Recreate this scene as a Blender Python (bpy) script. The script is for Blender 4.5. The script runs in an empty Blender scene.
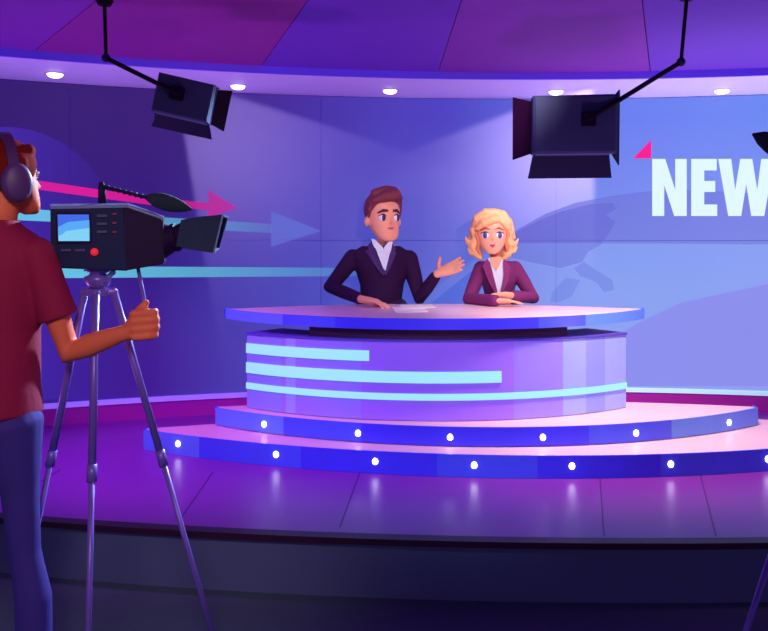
import bpy, bmesh, math, random
from mathutils import Vector, Matrix
random.seed(4)
S = bpy.context.scene
COL = S.collection
PI = math.pi
F, H = 823.0, 1.5          # focal length in pixels (768 wide frame), eye height in metres

def W(px, py, d):
    """the place d metres into the room that the photograph shows at (px, py)"""
    return Vector(((px - 384) * d / F, d, H - (py - 240) * d / F))

# ------------------------------------------------------------------ materials
def lin(c):
    return tuple(((v / 255) / 12.92 if v / 255 <= .04045 else ((v / 255 + .055) / 1.055) ** 2.4) for v in c)

def mat(name, c, rough=.6, metal=0., emit=None, es=0., spec=.4, bump=0., bscale=60, coat=0.):
    m = bpy.data.materials.new(name); m.use_nodes = True
    nt = m.node_tree; b = nt.nodes['Principled BSDF']
    col = (*lin(c), 1)
    tc = nt.nodes.new('ShaderNodeTexCoord')
    n = nt.nodes.new('ShaderNodeTexNoise'); n.inputs['Scale'].default_value = 7
    nt.links.new(tc.outputs['Object'], n.inputs['Vector'])
    mr = nt.nodes.new('ShaderNodeMapRange')
    mr.inputs['To Min'].default_value = .95; mr.inputs['To Max'].default_value = 1.05
    nt.links.new(n.outputs['Fac'], mr.inputs['Value'])
    vm = nt.nodes.new('ShaderNodeVectorMath'); vm.operation = 'SCALE'
    vm.inputs[0].default_value = col[:3]
    nt.links.new(mr.outputs[0], vm.inputs['Scale'])
    nt.links.new(vm.outputs[0], b.inputs['Base Color'])
    b.inputs['Roughness'].default_value = rough
    b.inputs['Metallic'].default_value = metal
    b.inputs['Specular IOR Level'].default_value = spec
    b.inputs['Coat Weight'].default_value = coat
    if emit:
        b.inputs['Emission Color'].default_value = (*lin(emit), 1)
        b.inputs['Emission Strength'].default_value = es
    if bump:
        n2 = nt.nodes.new('ShaderNodeTexNoise'); n2.inputs['Scale'].default_value = bscale
        nt.links.new(tc.outputs['Object'], n2.inputs['Vector'])
        bp = nt.nodes.new('ShaderNodeBump'); bp.inputs['Strength'].default_value = bump
        bp.inputs['Distance'].default_value = .01
        nt.links.new(n2.outputs['Fac'], bp.inputs['Height']); nt.links.new(bp.outputs[0], b.inputs['Normal'])
    return m

def glow(name, c, a=1., a0=None, x0=0, x1=1, k=1.0):
    """a lit screen graphic; alpha a (left, at x0) to a0 (right, at x1): a translucent overlay in the broadcast picture"""
    m = bpy.data.materials.new(name); m.use_nodes = True
    nt = m.node_tree; nt.nodes.clear()
    out = nt.nodes.new('ShaderNodeOutputMaterial'); mix = nt.nodes.new('ShaderNodeMixShader')
    tr = nt.nodes.new('ShaderNodeBsdfTransparent'); em = nt.nodes.new('ShaderNodeEmission')
    em.inputs['Color'].default_value = (*lin(c), 1); em.inputs['Strength'].default_value = k
    nt.links.new(tr.outputs[0], mix.inputs[1]); nt.links.new(em.outputs[0], mix.inputs[2])
    nt.links.new(mix.outputs[0], out.inputs['Surface'])
    mix.inputs['Fac'].default_value = a
    if a0 is not None:
        tc = nt.nodes.new('ShaderNodeTexCoord'); sx = nt.nodes.new('ShaderNodeSeparateXYZ')
        nt.links.new(tc.outputs['Object'], sx.inputs[0])
        mr = nt.nodes.new('ShaderNodeMapRange')
        for i, v in zip(('From Min', 'From Max', 'To Min', 'To Max'), (x0, x1, a, a0)):
            mr.inputs[i].default_value = v
        nt.links.new(sx.outputs['X'], mr.inputs['Value']); nt.links.new(mr.outputs[0], mix.inputs['Fac'])
    return m

M = {}
def mk(n, *a, **k):
    M[n] = mat(n, *a, **k)
mk('stage_floor', (132, 46, 162), rough=.36, spec=.5)
mk('stage_seam', (80, 20, 120), rough=.5)
mk('stage_lip', (52, 0, 45), rough=.5)
mk('dark_floor', (92, 100, 142), rough=.75, spec=.2)
mk('pit_floor', (84, 100, 112), rough=.8, spec=.1)
mk('plinth', (205, 46, 185), rough=.5)
mk('plinth_mint', (200, 240, 245), rough=.4, emit=(180, 232, 240), es=.6)
mk('plinth_glow', (190, 160, 255), rough=.4, emit=(150, 110, 250), es=.55)
mk('soffit', (222, 200, 255), rough=.5)
mk('fascia', (120, 90, 255), rough=.5)
mk('ceiling_magenta', (122, 28, 164), rough=.7)
mk('ceiling_violet', (104, 36, 184), rough=.7)
mk('ceiling_plum', (134, 16, 140), rough=.7)
mk('ceiling_gap', (120, 50, 200), rough=.8)
mk('wall_paint', (50, 30, 120), rough=.8)
mk('lamp_white', (255, 255, 255), emit=(255, 250, 255), es=4.0)
mk('dot_white', (255, 255, 255), emit=(250, 245, 255), es=9.0)
mk('lamp_ring', (215, 200, 255), rough=.4)
mk('deck', (240, 190, 205), rough=.45, spec=.4)
mk('desk_top', (244, 196, 214), rough=.35, spec=.5)
mk('blue_deep', (70, 62, 245), rough=.3)
mk('blue_mid', (78, 92, 248), rough=.3)
mk('blue_light', (105, 150, 250), rough=.28)
mk('blue_tip', (45, 85, 235), rough=.3)
mk('violet_panel', (172, 122, 255), rough=.4)
mk('violet_soft', (164, 142, 255), rough=.4)
mk('lavender_panel', (150, 162, 255), rough=.35)
mk('lavender_pale', (166, 182, 255), rough=.35)
mk('body_top', (90, 70, 190), rough=.5)
mk('neck_dark', (62, 12, 70), rough=.6)
mk('strip_cyan', (90, 140, 150), emit=(160, 232, 255), es=.85)
mk('skin_m', (246, 166, 132), rough=.55)
mk('skin_w', (250, 176, 142), rough=.55)
mk('skin_c', (226, 104, 72), rough=.6)
mk('suit', (52, 18, 62), spec=.15, rough=.8, bump=.1)
mk('suit_lapel', (72, 34, 108), rough=.7)
mk('jacket_w', (128, 40, 105), rough=.8, bump=.1)
mk('jacket_w_lapel', (150, 50, 120), rough=.7)
mk('shirt_white', (235, 240, 255), rough=.7)
mk('skirt', (80, 30, 80), rough=.8)
mk('trousers', (58, 38, 132), rough=.8, bump=.08)
mk('trousers_man', (50, 24, 66), rough=.8)
mk('tshirt', (142, 0, 62), rough=.8, bump=.1)
mk('hair_m', (122, 44, 58), rough=.55)
mk('hair_w', (252, 186, 128), rough=.5)
mk('hair_w_dark', (222, 128, 92), rough=.55)
mk('hair_c', (112, 20, 20), rough=.85, spec=.05)
mk('eye_white', (240, 235, 255), rough=.3)
mk('iris_brown', (58, 34, 80), rough=.3)
mk('iris_blue', (50, 90, 140), rough=.3)
mk('brow', (84, 30, 50), rough=.7)
mk('brow_w', (165, 80, 75), rough=.7)
mk('lips_m', (206, 96, 92), rough=.5)
mk('lips_w', (205, 60, 88), rough=.4)
mk('nose_tint', (236, 128, 112), rough=.5)
mk('shoe', (30, 20, 40), rough=.4)
mk('cup', (84, 44, 108), rough=.5)
mk('band', (76, 34, 92), rough=.5)
mk('camera_body', (36, 40, 78), rough=.6, spec=.12)
mk('camera_front', (36, 12, 56), rough=.6, spec=.12)
mk('camera_hood', (46, 56, 84), rough=.6, spec=.12)
mk('camera_key', (78, 66, 110), rough=.5)
mk('camera_mark', (150, 40, 80), rough=.5)
mk('red_button', (235, 40, 60), emit=(235, 40, 60), es=.5)
mk('tripod', (120, 88, 190), rough=.35, metal=.2)
mk('tripod_edge', (150, 170, 230), rough=.3, metal=.4)
mk('mic_foam', (34, 46, 62), rough=.9, bump=.6, bscale=120)
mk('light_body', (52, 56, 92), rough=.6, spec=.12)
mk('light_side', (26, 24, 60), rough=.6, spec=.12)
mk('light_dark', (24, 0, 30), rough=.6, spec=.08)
mk('light_rim', (110, 120, 170), rough=.4)
mk('light_lens', (255, 250, 240), emit=(255, 235, 240), es=2)
mk('paper', (250, 235, 235), rough=.7)
mk('stool_grey', (70, 60, 110), rough=.5)

# ------------------------------------------------------------------ objects
def link(name, me, m=None, parent=None, smooth=False):
    o = bpy.data.objects.new(name, me); COL.objects.link(o)
    if m is not None and me is not None:
        for x in (m if isinstance(m, (list, tuple)) else [m]):
            me.materials.append(M[x] if isinstance(x, str) else x)
    if parent is not None:
        o.parent = parent
        o.matrix_parent_inverse = Matrix.Translation(parent.location).inverted() if parent.type == 'EMPTY' else Matrix.Identity(4)
    if smooth and me:
        for p in me.polygons: p.use_smooth = True
    return o

def obj(name, bm, m, parent=None, smooth=False, normals=True):
    if normals: bmesh.ops.recalc_face_normals(bm, faces=bm.faces)
    me = bpy.data.meshes.new(name); bm.to_mesh(me); bm.free()
    return link(name, me, m, parent, smooth)

def tag(o, label=None, cat=None, group=None, kind=None):
    if label: o['label'] = label
    if cat: o['category'] = cat
    if group: o['group'] = group
    if kind: o['kind'] = kind
    return o

def thing(name, loc, label, cat, group=None):
    o = bpy.data.objects.new(name, None); COL.objects.link(o); o.location = loc
    o.empty_display_size = .1
    return tag(o, label, cat, group)

def struct(name, bm, m, **k):
    return tag(obj(name, bm, m, **k), kind='structure')

def NB(): return bmesh.new()

def box(bm, c, s, R=None, mi=0, bev=0.):
    t = bmesh.new()
    bmesh.ops.create_cube(t, size=1, matrix=Matrix.Diagonal((*s, 1)))
    if bev: bmesh.ops.bevel(t, geom=t.edges[:], offset=bev, segments=2, affect='EDGES')
    mm = Matrix.Translation(c) @ (R.to_4x4() if R else Matrix.Identity(4))
    bmesh.ops.transform(t, matrix=mm, verts=t.verts)
    merge(bm, t, mi)

def merge(bm, t, mi=0):
    vs = {v: bm.verts.new(v.co) for v in t.verts}
    for f in t.faces:
        try:
            g = bm.faces.new([vs[v] for v in f.verts]); g.material_index = mi
        except ValueError: pass
    t.free()

def frame(dirv, ref=Vector((0, 0, 1))):
    z = dirv.normalized()
    if abs(z.dot(ref)) > .97: ref = Vector((1, 0, 0)) if abs(z.x) < .9 else Vector((0, 1, 0))
    x = ref.cross(z).normalized(); y = z.cross(x)
    return x, y, z

def loft(bm, rings, mi=0, cap=True):
    """rings: lists of points, all the same length"""
    vr = [[bm.verts.new(p) for p in r] for r in rings]
    n = len(vr[0])
    for a, b in zip(vr, vr[1:]):
        for i in range(n):
            j = (i + 1) % n
            f = bm.faces.new((a[i], a[j], b[j], b[i])); f.material_index = mi
    if cap:
        for r in (vr[0][::-1], vr[-1]):
            f = bm.faces.new(r); f.material_index = mi

def tube(bm, pts, rad, n=12, mi=0, flat=1., ref=Vector((0, 0, 1)), ball=True):
    """a tapering limb through pts; rad per point; flat squeezes the cross-section along ref"""
    pts = [Vector(p) for p in pts]
    if not isinstance(rad, (list, tuple)): rad = [rad] * len(pts)
    rings = []
    def ring(c, d, r):
        x, y, z = frame(d, ref)
        return [c + x * math.cos(2 * PI * k / n) * r + y * math.sin(2 * PI * k / n) * r * flat for k in range(n)]
    d0 = (pts[1] - pts[0]).normalized(); d1 = (pts[-1] - pts[-2]).normalized()
    if ball:
        for a in (80, 55, 28):
            a = math.radians(a)
            rings.append(ring(pts[0] - d0 * math.sin(a) * rad[0], d0, rad[0] * math.cos(a)))
    for i, p in enumerate(pts):
        if i == 0: d = d0
        elif i == len(pts) - 1: d = d1
        else: d = ((pts[i] - pts[i - 1]).normalized() + (pts[i + 1] - pts[i]).normalized())
        rings.append(ring(p, d, rad[i]))
    if ball:
        for a in (28, 55, 80):
            a = math.radians(a)
            rings.append(ring(pts[-1] + d1 * math.sin(a) * rad[-1], d1, rad[-1] * math.cos(a)))
    loft(bm, rings, mi)

def ell(bm, c, r, R=None, mi=0, seg=20):
    t = bmesh.new(); bmesh.ops.create_uvsphere(t, u_segments=seg, v_segments=seg // 2 + 2, radius=1)
    mm = Matrix.Translation(c) @ (R.to_4x4() if R else Matrix.Identity(4)) @ Matrix.Diagonal((*r, 1))
    bmesh.ops.transform(t, matrix=mm, verts=t.verts); merge(bm, t, mi)

def ellring(c, rx, ry, yaw=0, n=28, tilt=None):
    out = []
    for k in range(n):
        a = 2 * PI * k / n
        v = Vector((math.cos(a) * rx, math.sin(a) * ry, 0))
        v = Matrix.Rotation(yaw, 3, 'Z') @ v
        if tilt: v = tilt @ v
        out.append(Vector(c) + v)
    return out

def prism(bm, poly, z0, z1, mi_top=0, mi_side=0, mi_bot=None, side_fn=None):
    a = [bm.verts.new((x, y, z0)) for x, y in poly]; b = [bm.verts.new((x, y, z1)) for x, y in poly]
    n = len(poly)
    bm.faces.new(b).material_index = mi_top
    bm.faces.new(a[::-1]).material_index = mi_side if mi_bot is None else mi_bot
    for i in range(n):
        j = (i + 1) % n
        f = bm.faces.new((a[i], a[j], b[j], b[i]))
        f.material_index = side_fn(poly[i], poly[j]) if side_fn else mi_side

def solid(bm, voxel, name, m, parent=None, smooth=4, post=None):
    """fuse overlapping closed shapes into one continuous skin"""
    bmesh.ops.recalc_face_normals(bm, faces=bm.faces)
    me = bpy.data.meshes.new('tmp'); bm.to_mesh(me); bm.free()
    o = bpy.data.objects.new('tmp', me); COL.objects.link(o)
    r = o.modifiers.new('r', 'REMESH'); r.mode = 'VOXEL'; r.voxel_size = voxel; r.adaptivity = 0
    if smooth:
        s = o.modifiers.new('s', 'SMOOTH'); s.factor = .5; s.iterations = smooth
    dg = bpy.context.evaluated_depsgraph_get()
    me2 = bpy.data.meshes.new_from_object(o.evaluated_get(dg))
    bpy.data.objects.remove(o); bpy.data.meshes.remove(me)
    me2.materials.clear(); me2.name = name
    return link(name, me2, m, parent, True)

# ------------------------------------------------------------------ camera
cam = bpy.data.cameras.new('camera'); co = bpy.data.objects.new('camera', cam); COL.objects.link(co)
co.location = (0, 0, H); co.rotation_euler = (PI / 2, 0, 0)
cam.sensor_fit = 'HORIZONTAL'; cam.sensor_width = 36; cam.lens = 36 * F / 768
cam.shift_y = -(315.5 - 240) / 768
S.camera = co
S.view_settings.view_transform = 'Standard'; S.view_settings.look = 'None'
S.view_settings.exposure = 0; S.view_settings.gamma = 1; S.view_settings.use_curve_mapping = False

# ------------------------------------------------------------------ setting
ZS, ZL, ZP = .255, .375, .48         # stage floor, lower platform top, upper platform top
WC, WR = Vector((1.0, -2.3, 0)), 8.5   # plan circle of the curved back wall
ZW = 2.56
def wp(a, r=WR, z=0): return Vector((WC.x + r * math.sin(a), WC.y + r * math.cos(a), z))
A0, A1 = -.66, .66
def arcband(bm, r0, r1, z0, z1, a0=A0, a1=A1, n=64, mi=0):
    ring = []
    for i in range(n + 1):
        a = a0 + (a1 - a0) * i / n
        ring.append([wp(a, r0, z0), wp(a, r1, z0), wp(a, r1, z1), wp(a, r0, z1)])
    loft(bm, ring, mi)

bm = NB(); arcband(bm, WR, WR + .15, 0, 2.75); struct('wall_back', bm, 'wall_paint')
# the curved stage floor
def fy(x): return 16.4 - math.sqrt(13 ** 2 - (x - 1.10) ** 2)
xl, xr = wp(A0).x, wp(A1).x
front = [(xl + (xr - xl) * i / 60, fy(xl + (xr - xl) * i / 60)) for i in range(61)]
back = [(wp(A1 + (A0 - A1) * i / 60).x, wp(A1 + (A0 - A1) * i / 60).y) for i in range(61)]
bm = NB(); back = back[::-1]; cols = []
for (x0, y0), (x1, y1) in zip(front, back):
    cols.append([bm.verts.new(p) for p in ((x0, y0, 0), (x0, y0, ZS), (x1, y1, ZS), (x1, y1, 0))])
for a, b in zip(cols, cols[1:]):
    for k in range(4):
        j = (k + 1) % 4; bm.faces.new((a[k], b[k], b[j], a[j])).material_index = 0 if k == 1 else 1
bm.faces.new(cols[0]).material_index = 1; bm.faces.new(cols[-1][::-1]).material_index = 1
struct('floor_stage', bm, ['stage_floor', 'dark_floor'])
bm = NB()
loft(bm, [[(x, y - .035, ZS - .022), (x, y + .03, ZS - .022), (x, y + .03, ZS + .004), (x, y - .035, ZS + .004)] for x, y in front])
struct('trim_1', bm, 'stage_lip')
# floor seams that fan out from the desk
bm = NB()
for px0, py0, px1, py1 in ((213, 472, 179, 521), (360, 472, 340, 527), (600, 478, 604, 536), (700, 474, 716, 536),
                           (60, 470, 10, 500), (20, 424, 60, 428)):
    def fl(px, py):
        d = (H - ZS) * F / (py - 240); return Vector(((px - 384) * d / F, d, ZS + .0015))
    a, b = fl(px0, py0), fl(px1, py1); s = (b - a).normalized().cross(Vector((0, 0, 1))) * .003
    f = [a - s, a + s, b + s, b - s]; g = [p - Vector((0, 0, .004)) for p in f]
    loft(bm, [g, f])
struct('trim_2', bm, 'stage_seam')
bm = NB()
box(bm, (1, 1.8, -.05), (12, 10, .1)); struct('floor', bm, 'pit_floor')
# plinth and its pale ledge, trim that is given a glow of its own
bm = NB(); arcband(bm, WR - .05, WR + .01, ZS, .372); struct('baseboard_back', bm, 'plinth')
am = math.asin((.4 - WC.x) / WR)
bm = NB(); arcband(bm, WR - .06, WR + .01, .372, .40, A0, am); struct('trim_3', bm, 'plinth_glow')
bm = NB(); arcband(bm, WR - .06, WR + .01, .372, .40, am, A1); struct('trim_6', bm, 'plinth_mint')
# soffit with fascia
SD = .78
bm = NB(); arcband(bm, WR - SD, WR + .02, ZW, ZW + .08); struct('trim_4', bm, 'soffit')
bm = NB(); arcband(bm, WR - SD - .02, WR - SD + .004, ZW - .006, ZW + .10); struct('trim_5', bm, 'fascia')
# ceiling: radial panels
ap = Vector((.36, 1.4))
def dirpx(px, py):
    d = 1.12 * F / (240 - py); return (Vector(((px - 384) * d / F, d)) - ap)
angs = [math.atan2(*dirpx(*p)) for p in ((29, 52), (258, 68), (436, 75), (651, 74))]
angs = [angs[0] - .9, angs[0] - .45] + angs + [angs[3] + .42, angs[3] + .85]
angs = [-PI + .3, -2.0] + angs + [2.0, PI - .3]
kinds = ['ceiling_violet', 'ceiling_magenta', 'ceiling_violet', 'ceiling_magenta', 'ceiling_plum', 'ceiling_violet', 'ceiling_magenta', 'ceiling_violet', 'ceiling_magenta', 'ceiling_violet', 'ceiling_magenta', 'ceiling_violet']
def reach(a):
    u = Vector((math.sin(a), math.cos(a))); R = WR - SD
    q = ap - Vector((WC.x, WC.y)); b = q.dot(u); c = q.length_squared - R * R
    t = -b + math.sqrt(b * b - c)
    if u.y < .2: t = min(t, 3.0)
    return min(t, 6.5)
ZC = 2.60
mlist = ['ceiling_magenta', 'ceiling_plum', 'ceiling_violet', 'ceiling_gap']
bm = NB()
for i in range(len(angs)):
    a0 = angs[i]; a1 = angs[(i + 1) % len(angs)]
    if a1 < a0: a1 += 2 * PI
    n = max(2, int((a1 - a0) / .08)); mi = mlist.index(kinds[i % len(kinds)])
    g = .0025
    pts = []
    mid = (a0 + a1) / 2
    off = Vector((math.sin(mid), math.cos(mid))) * (g / max(.2, math.sin((a1 - a0) / 2)))
    pts.append(ap + off)
    for k in range(n + 1):
        a = a0 + (a1 - a0) * k / n
        u = Vector((math.sin(a), math.cos(a))); w = Vector((u.y, -u.x))
        sh = g if k == 0 else (-g if k == n else 0)
        pts.append(ap + u * reach((a + PI) % (2 * PI) - PI) + w * sh)
    prism(bm, [(p.x, p.y) for p in pts], ZC, ZC + .03, mi, mi)
box(bm, (1, 1.2, ZC + .06), (11, 9.2, .04), mi=3)
struct('ceiling', bm, mlist)

# ------------------------------------------------------------------ video wall
SR = WR - .03
def wallhit(px, py, r=SR):
    u = Vector(((px - 384) / F, 1)); q = Vector((-WC.x, -WC.y))
    a = u.dot(u); b = 2 * q.dot(u); c = q.dot(q) - r * r
    t = (-b + math.sqrt(b * b - 4 * a * c)) / (2 * a)
    x, y = u * t
    return math.atan2(x - WC.x, y - WC.y), H - (py - 240) * t / F, t
def wallpoint(px, py):
    a, z, t = wallhit(px, py); return wp(a, SR, z)

m = bpy.data.materials.new('screen_picture'); m.use_nodes = True; nt = m.node_tree; b = nt.nodes['Principled BSDF']
tc = nt.nodes.new('ShaderNodeTexCoord'); sx = nt.nodes.new('ShaderNodeSeparateXYZ')
nt.links.new(tc.outputs['Object'], sx.inputs[0])
def ramp(stops, sock, lo, hi):
    mr = nt.nodes.new('ShaderNodeMapRange'); mr.inputs['From Min'].default_value = lo; mr.inputs['From Max'].default_value = hi
    nt.links.new(sock, mr.inputs['Value']); r = nt.nodes.new('ShaderNodeValToRGB'); nt.links.new(mr.outputs[0], r.inputs[0])
    e = r.color_ramp.elements
    while len(e) < len(stops): e.new(.5)
    for k, (p, c) in enumerate(stops): e[k].position = p; e[k].color = (*lin(c), 1)
    return r.outputs[0]
xs = lambda px: (wallpoint(px, 240).x + 2.6) / 5.5
top = ramp([(0, (32, 4, 88)), (xs(190), (34, 6, 96)), (xs(320), (56, 42, 160)), (xs(450), (62, 62, 190)), (xs(600), (92, 124, 236)), (1, (98, 138, 240))], sx.outputs['X'], -2.6, 2.9)
bot = ramp([(0, (44, 10, 118)), (xs(150), (46, 18, 132)), (xs(250), (62, 60, 172)), (xs(420), (76, 92, 208)), (xs(600), (138, 162, 246)), (1, (146, 160, 246))], sx.outputs['X'], -2.6, 2.9)
mrz = nt.nodes.new('ShaderNodeMapRange'); mrz.inputs['From Min'].default_value = 2.4; mrz.inputs['From Max'].default_value = 1.1
nt.links.new(sx.outputs['Z'], mrz.inputs['Value'])
mx = nt.nodes.new('ShaderNodeMix'); mx.data_type = 'RGBA'
nt.links.new(mrz.outputs[0], mx.inputs['Factor']); nt.links.new(top, mx.inputs['A']); nt.links.new(bot, mx.inputs['B'])
nt.links.new(mx.outputs['Result'], b.inputs['Emission Color']); b.inputs['Emission Strength'].default_value = .88
b.inputs['Base Color'].default_value = (.088, .072, .135, 1); b.inputs['Roughness'].default_value = .6; b.inputs['Specular IOR Level'].default_value = .03
M['screen_picture'] = m
mk('screen_gap', (90, 80, 190), rough=.7)

vw = thing('video_wall', (1.0, 6.1, .4), 'tall curved video wall behind the desk showing NEWS, arrows and a faint map', 'video wall')
bm = NB(); arcband(bm, WR - .026, WR - .002, .405, ZW - .003); obj('backing', bm, 'screen_gap', vw)
seams = [wallhit(p, 240)[0] for p in (70, 321, 556, 794)]
da = seams[1] - seams[0]
seams = [seams[0] - da, ] + seams + [seams[3] + da]
seams = [A0 + .02] + seams + [A1 - .02]
g = .0022 / WR
for a0, a1 in zip(seams, seams[1:]):
    for z0, z1 in ((.405, 1.4935), (1.4975, ZW - .004)):
        bm = NB(); arcband(bm, SR, WR - .0262, z0, z1, a0 + g, a1 - g, 14); obj('screen_panel', bm, 'screen_picture', vw)

def graphic(name, pts, m, layer=1, label=None, sub=None, parent=None):
    """flat picture element on the curved screen, given by its outline in the photograph"""
    bm = NB(); pts2 = []
    n = len(pts)
    for i in range(n):
        p, q = Vector(pts[i]), Vector(pts[(i + 1) % n])
        k = max(1, int(abs(p.x - q.x) / 12))
        for j in range(k): pts2.append(p.lerp(q, j / k))
    vs = []
    for p in pts2:
        a, z, t = wallhit(p.x, p.y); vs.append(bm.verts.new((a, 0, max(.41, min(ZW - .005, z)))))
    f = bm.faces.new(vs); f.normal_update(); bmesh.ops.triangulate(bm, faces=[f])
    lo = min(v.co.x for v in bm.verts); hi = max(v.co.x for v in bm.verts); step = .02
    k = math.ceil(lo / step)
    while k * step < hi:
        bmesh.ops.bisect_plane(bm, geom=bm.verts[:] + bm.edges[:] + bm.faces[:], plane_co=(k * step, 0, 0), plane_no=(1, 0, 0)); k += 1
    bmesh.ops.remove_doubles(bm, verts=bm.verts, dist=1e-6)
    for v in bm.verts: v.co = wp(v.co.x, SR - .0015 * layer, v.co.z)
    o = obj(name, bm, m, parent or vw, normals=False)
    if label: o['label'] = label
    return o

X = lambda px: wallpoint(px, 240).x
def circ(cx, cy, rx, ry, a0, a1, n=24):
    return [(cx + rx * math.cos(math.radians(a0 + (a1 - a0) * i / n)), cy - ry * math.sin(math.radians(a0 + (a1 - a0) * i / n))) for i in range(n + 1)]
graphic('halo_graphic', [(-60, 400), (-60, 140)] + circ(5, 265, 122, 138, 100, 12) + [(130, 400)], glow('halo', (84, 54, 205), .55, .0, X(-20), X(128)), 1)
graphic('stripe_graphic', [(-80, 202), (60, 211), (272, 224), (272, 233), (60, 222), (-80, 216)], glow('stripe_blue', (110, 200, 240), .85, .08, X(60), X(285)), 2)
graphic('arrowhead_graphic', [(271, 211), (321, 231), (271, 247)], glow('arrow_blue', (112, 128, 226), .50), 3, 'pale blue arrowhead')
graphic('stripe_graphic', [(-80, 265), (362, 268), (362, 276), (-80, 279)], glow('stripe_cyan2', (108, 210, 240), .85, .12, X(50), X(365)), 2)
graphic('arrow_graphic', [(-80, 171), (34, 180), (150, 197), (209, 203), (208, 190), (238, 208), (207, 218), (208, 210), (150, 205), (34, 189), (-80, 182)], glow('arrow_pink', (222, 32, 155), .92, .50, X(100), X(235)), 4, 'pink arrow pointing to the desk')
# globe arcs and map shapes
graphic('globe_graphic', [(497, 243)] + [(520, 228), (545, 214), (575, 203), (610, 196), (650, 191), (700, 190), (760, 194), (840, 208)] + [(840, 246), (640, 243)], glow('globe_upper', (112, 104, 205), .50, .38, X(500), X(700)), 1)
graphic('globe_graphic', [(470, 262), (500, 244), (600, 244), (768, 244), (840, 246), (840, 282), (768, 284), (720, 294), (680, 303), (640, 322), (600, 345), (600, 384), (420, 384), (420, 300)], glow('globe_mid', (140, 168, 240), .15, .5, X(470), X(640)), 1)
graphic('globe_graphic', [(600, 345), (640, 322), (680, 303), (720, 294), (768, 284), (840, 280), (840, 386), (600, 386)], glow('globe_low', (142, 140, 236), .75), 1)
graphic('continent_graphic', [(560, 212), (590, 204), (613, 203), (616, 209), (606, 215), (615, 222), (610, 232), (600, 245), (588, 252), (582, 262), (560, 268), (530, 262), (505, 256), (498, 244), (520, 230), (540, 220)], glow('continent', (96, 90, 205), .35), 2)
graphic('continent_graphic', [(584, 262), (596, 270), (612, 280), (614, 290), (604, 292), (596, 282), (580, 276), (574, 268)], glow('continent_b', (96, 104, 215), .32), 2)
graphic('continent_graphic', [(552, 292), (566, 278), (580, 280), (572, 296), (560, 302), (550, 302)], glow('continent_c', (96, 104, 215), .28), 2)
graphic('map_graphic', [(430, 304), (470, 272), (500, 262), (470, 306)], glow('map_d', (58, 88, 214), .45), 2)
# the word NEWS
news = glow('news_white', (226, 250, 255), 1.)
NW = lambda pts: [(x, y) for x, y in pts]
graphic('letter_n', [(652, 159), (665, 159), (675, 190), (675, 159), (686.5, 159), (686.5, 216), (674, 216), (664, 185), (664, 216), (652, 216)], news, 5)
graphic('letter_e', [(691, 159), (716.5, 159), (716.5, 170.5), (704, 170.5), (704, 181), (715, 181), (715, 192), (704, 192), (704, 204.5), (717, 204.5), (717, 216), (691, 216)], news, 5)
graphic('letter_w', [(718, 159), (731, 159), (735, 190), (740, 159), (752, 159), (757, 190), (761, 159), (774, 159), (764, 216), (751, 216), (746, 184), (741, 216), (728, 216)], news, 5)
graphic('letter_s', [(803, 176), (803, 163), (799, 159), (781, 159), (777, 163), (777, 182), (780, 187), (791, 194), (791, 205), (788, 205), (788, 196), (777, 196), (777, 211), (781, 216), (800, 216), (804, 211), (804, 191), (801, 187), (790, 180), (790, 170), (792, 170), (792, 176)], news, 5)
graphic('triangle_graphic', [(633, 158.5), (651, 158.5), (651, 140)], glow('news_pink', (255, 34, 150), 1.), 5, 'pink triangle at the corner of the headline')

# ------------------------------------------------------------------ downlights in the soffit
dl = []
names = ['small round downlight in the soffit, furthest to the left above the cameraman',
         'small round downlight in the soffit just right of the smaller studio light',
         'small round downlight in the soffit above the anchorman',
         'small round downlight in the soffit right above the larger studio light',
         'small round downlight in the soffit above the word NEWS']
for i, (px, py) in enumerate(((55, 73.5), (238, 85.5), (390, 90), (556, 91), (722, 90))):
    d = (ZW - H) * F / (240 - py)
    c = Vector(((px - 384) * d / F, d, ZW))
    t = thing('downlight', c, names[i], 'downlight', 'downlights along the soffit')
    bm = NB()
    R = .062
    loft(bm, [ellring(c + Vector((0, 0, z)), r, r, n=28) for r, z in ((R, .004), (R, -.006), (R - .012, -.006), (R - .016, .004))], cap=False)
    obj('trim_ring', bm, 'lamp_ring', t, True)
    bm = NB(); loft(bm, [ellring(c + Vector((0, 0, z)), r, r, n=28) for r, z in ((R - .013, .002), (R - .014, -.006), (R * .72, -.016), (R * .5, -.024), (R * .2, -.028))]); obj('lens', bm, 'lamp_white', t, True)

# ------------------------------------------------------------------ platforms
def lens(cx, hw, yf, yt, ybk, n=48, cut=.035, bulge=None):
    """plan outline: front arc from the left tip to the right one, flat cut tips, shallow back"""
    sg = yt - yf; R = (hw * hw + sg * sg) / (2 * sg)
    pts = []
    for i in range(n + 1):
        x = -hw + 2 * hw * i / n
        pts.append((cx + x, yf + R - math.sqrt(R * R - x * x)))
    tip = [(cx + hw + cut * .3, yt + cut)]
    sb = ybk - yt - cut; back = []
    for i in range(1, 24):
        x = hw - 2 * hw * i / 24
        y = yt + cut + sb * (1 - (x / hw) ** 2)
        back.append((cx + x, y))
    if bulge:
        bx0, bx1, by = bulge
        left = [p for p in back if p[0] < bx0]; right = [p for p in back if p[0] > bx1]
        back = right + [(bx1, right[-1][1]), (bx1, by - .2), (bx1 - .2, by), (bx0 + .2, by), (bx0, by - .2), (bx0, left[0][1])] + left
    return pts + tip + back + [(cx - hw - cut * .3, yt + cut)]
def apx(x, y): return 384 + x * F / y

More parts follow.
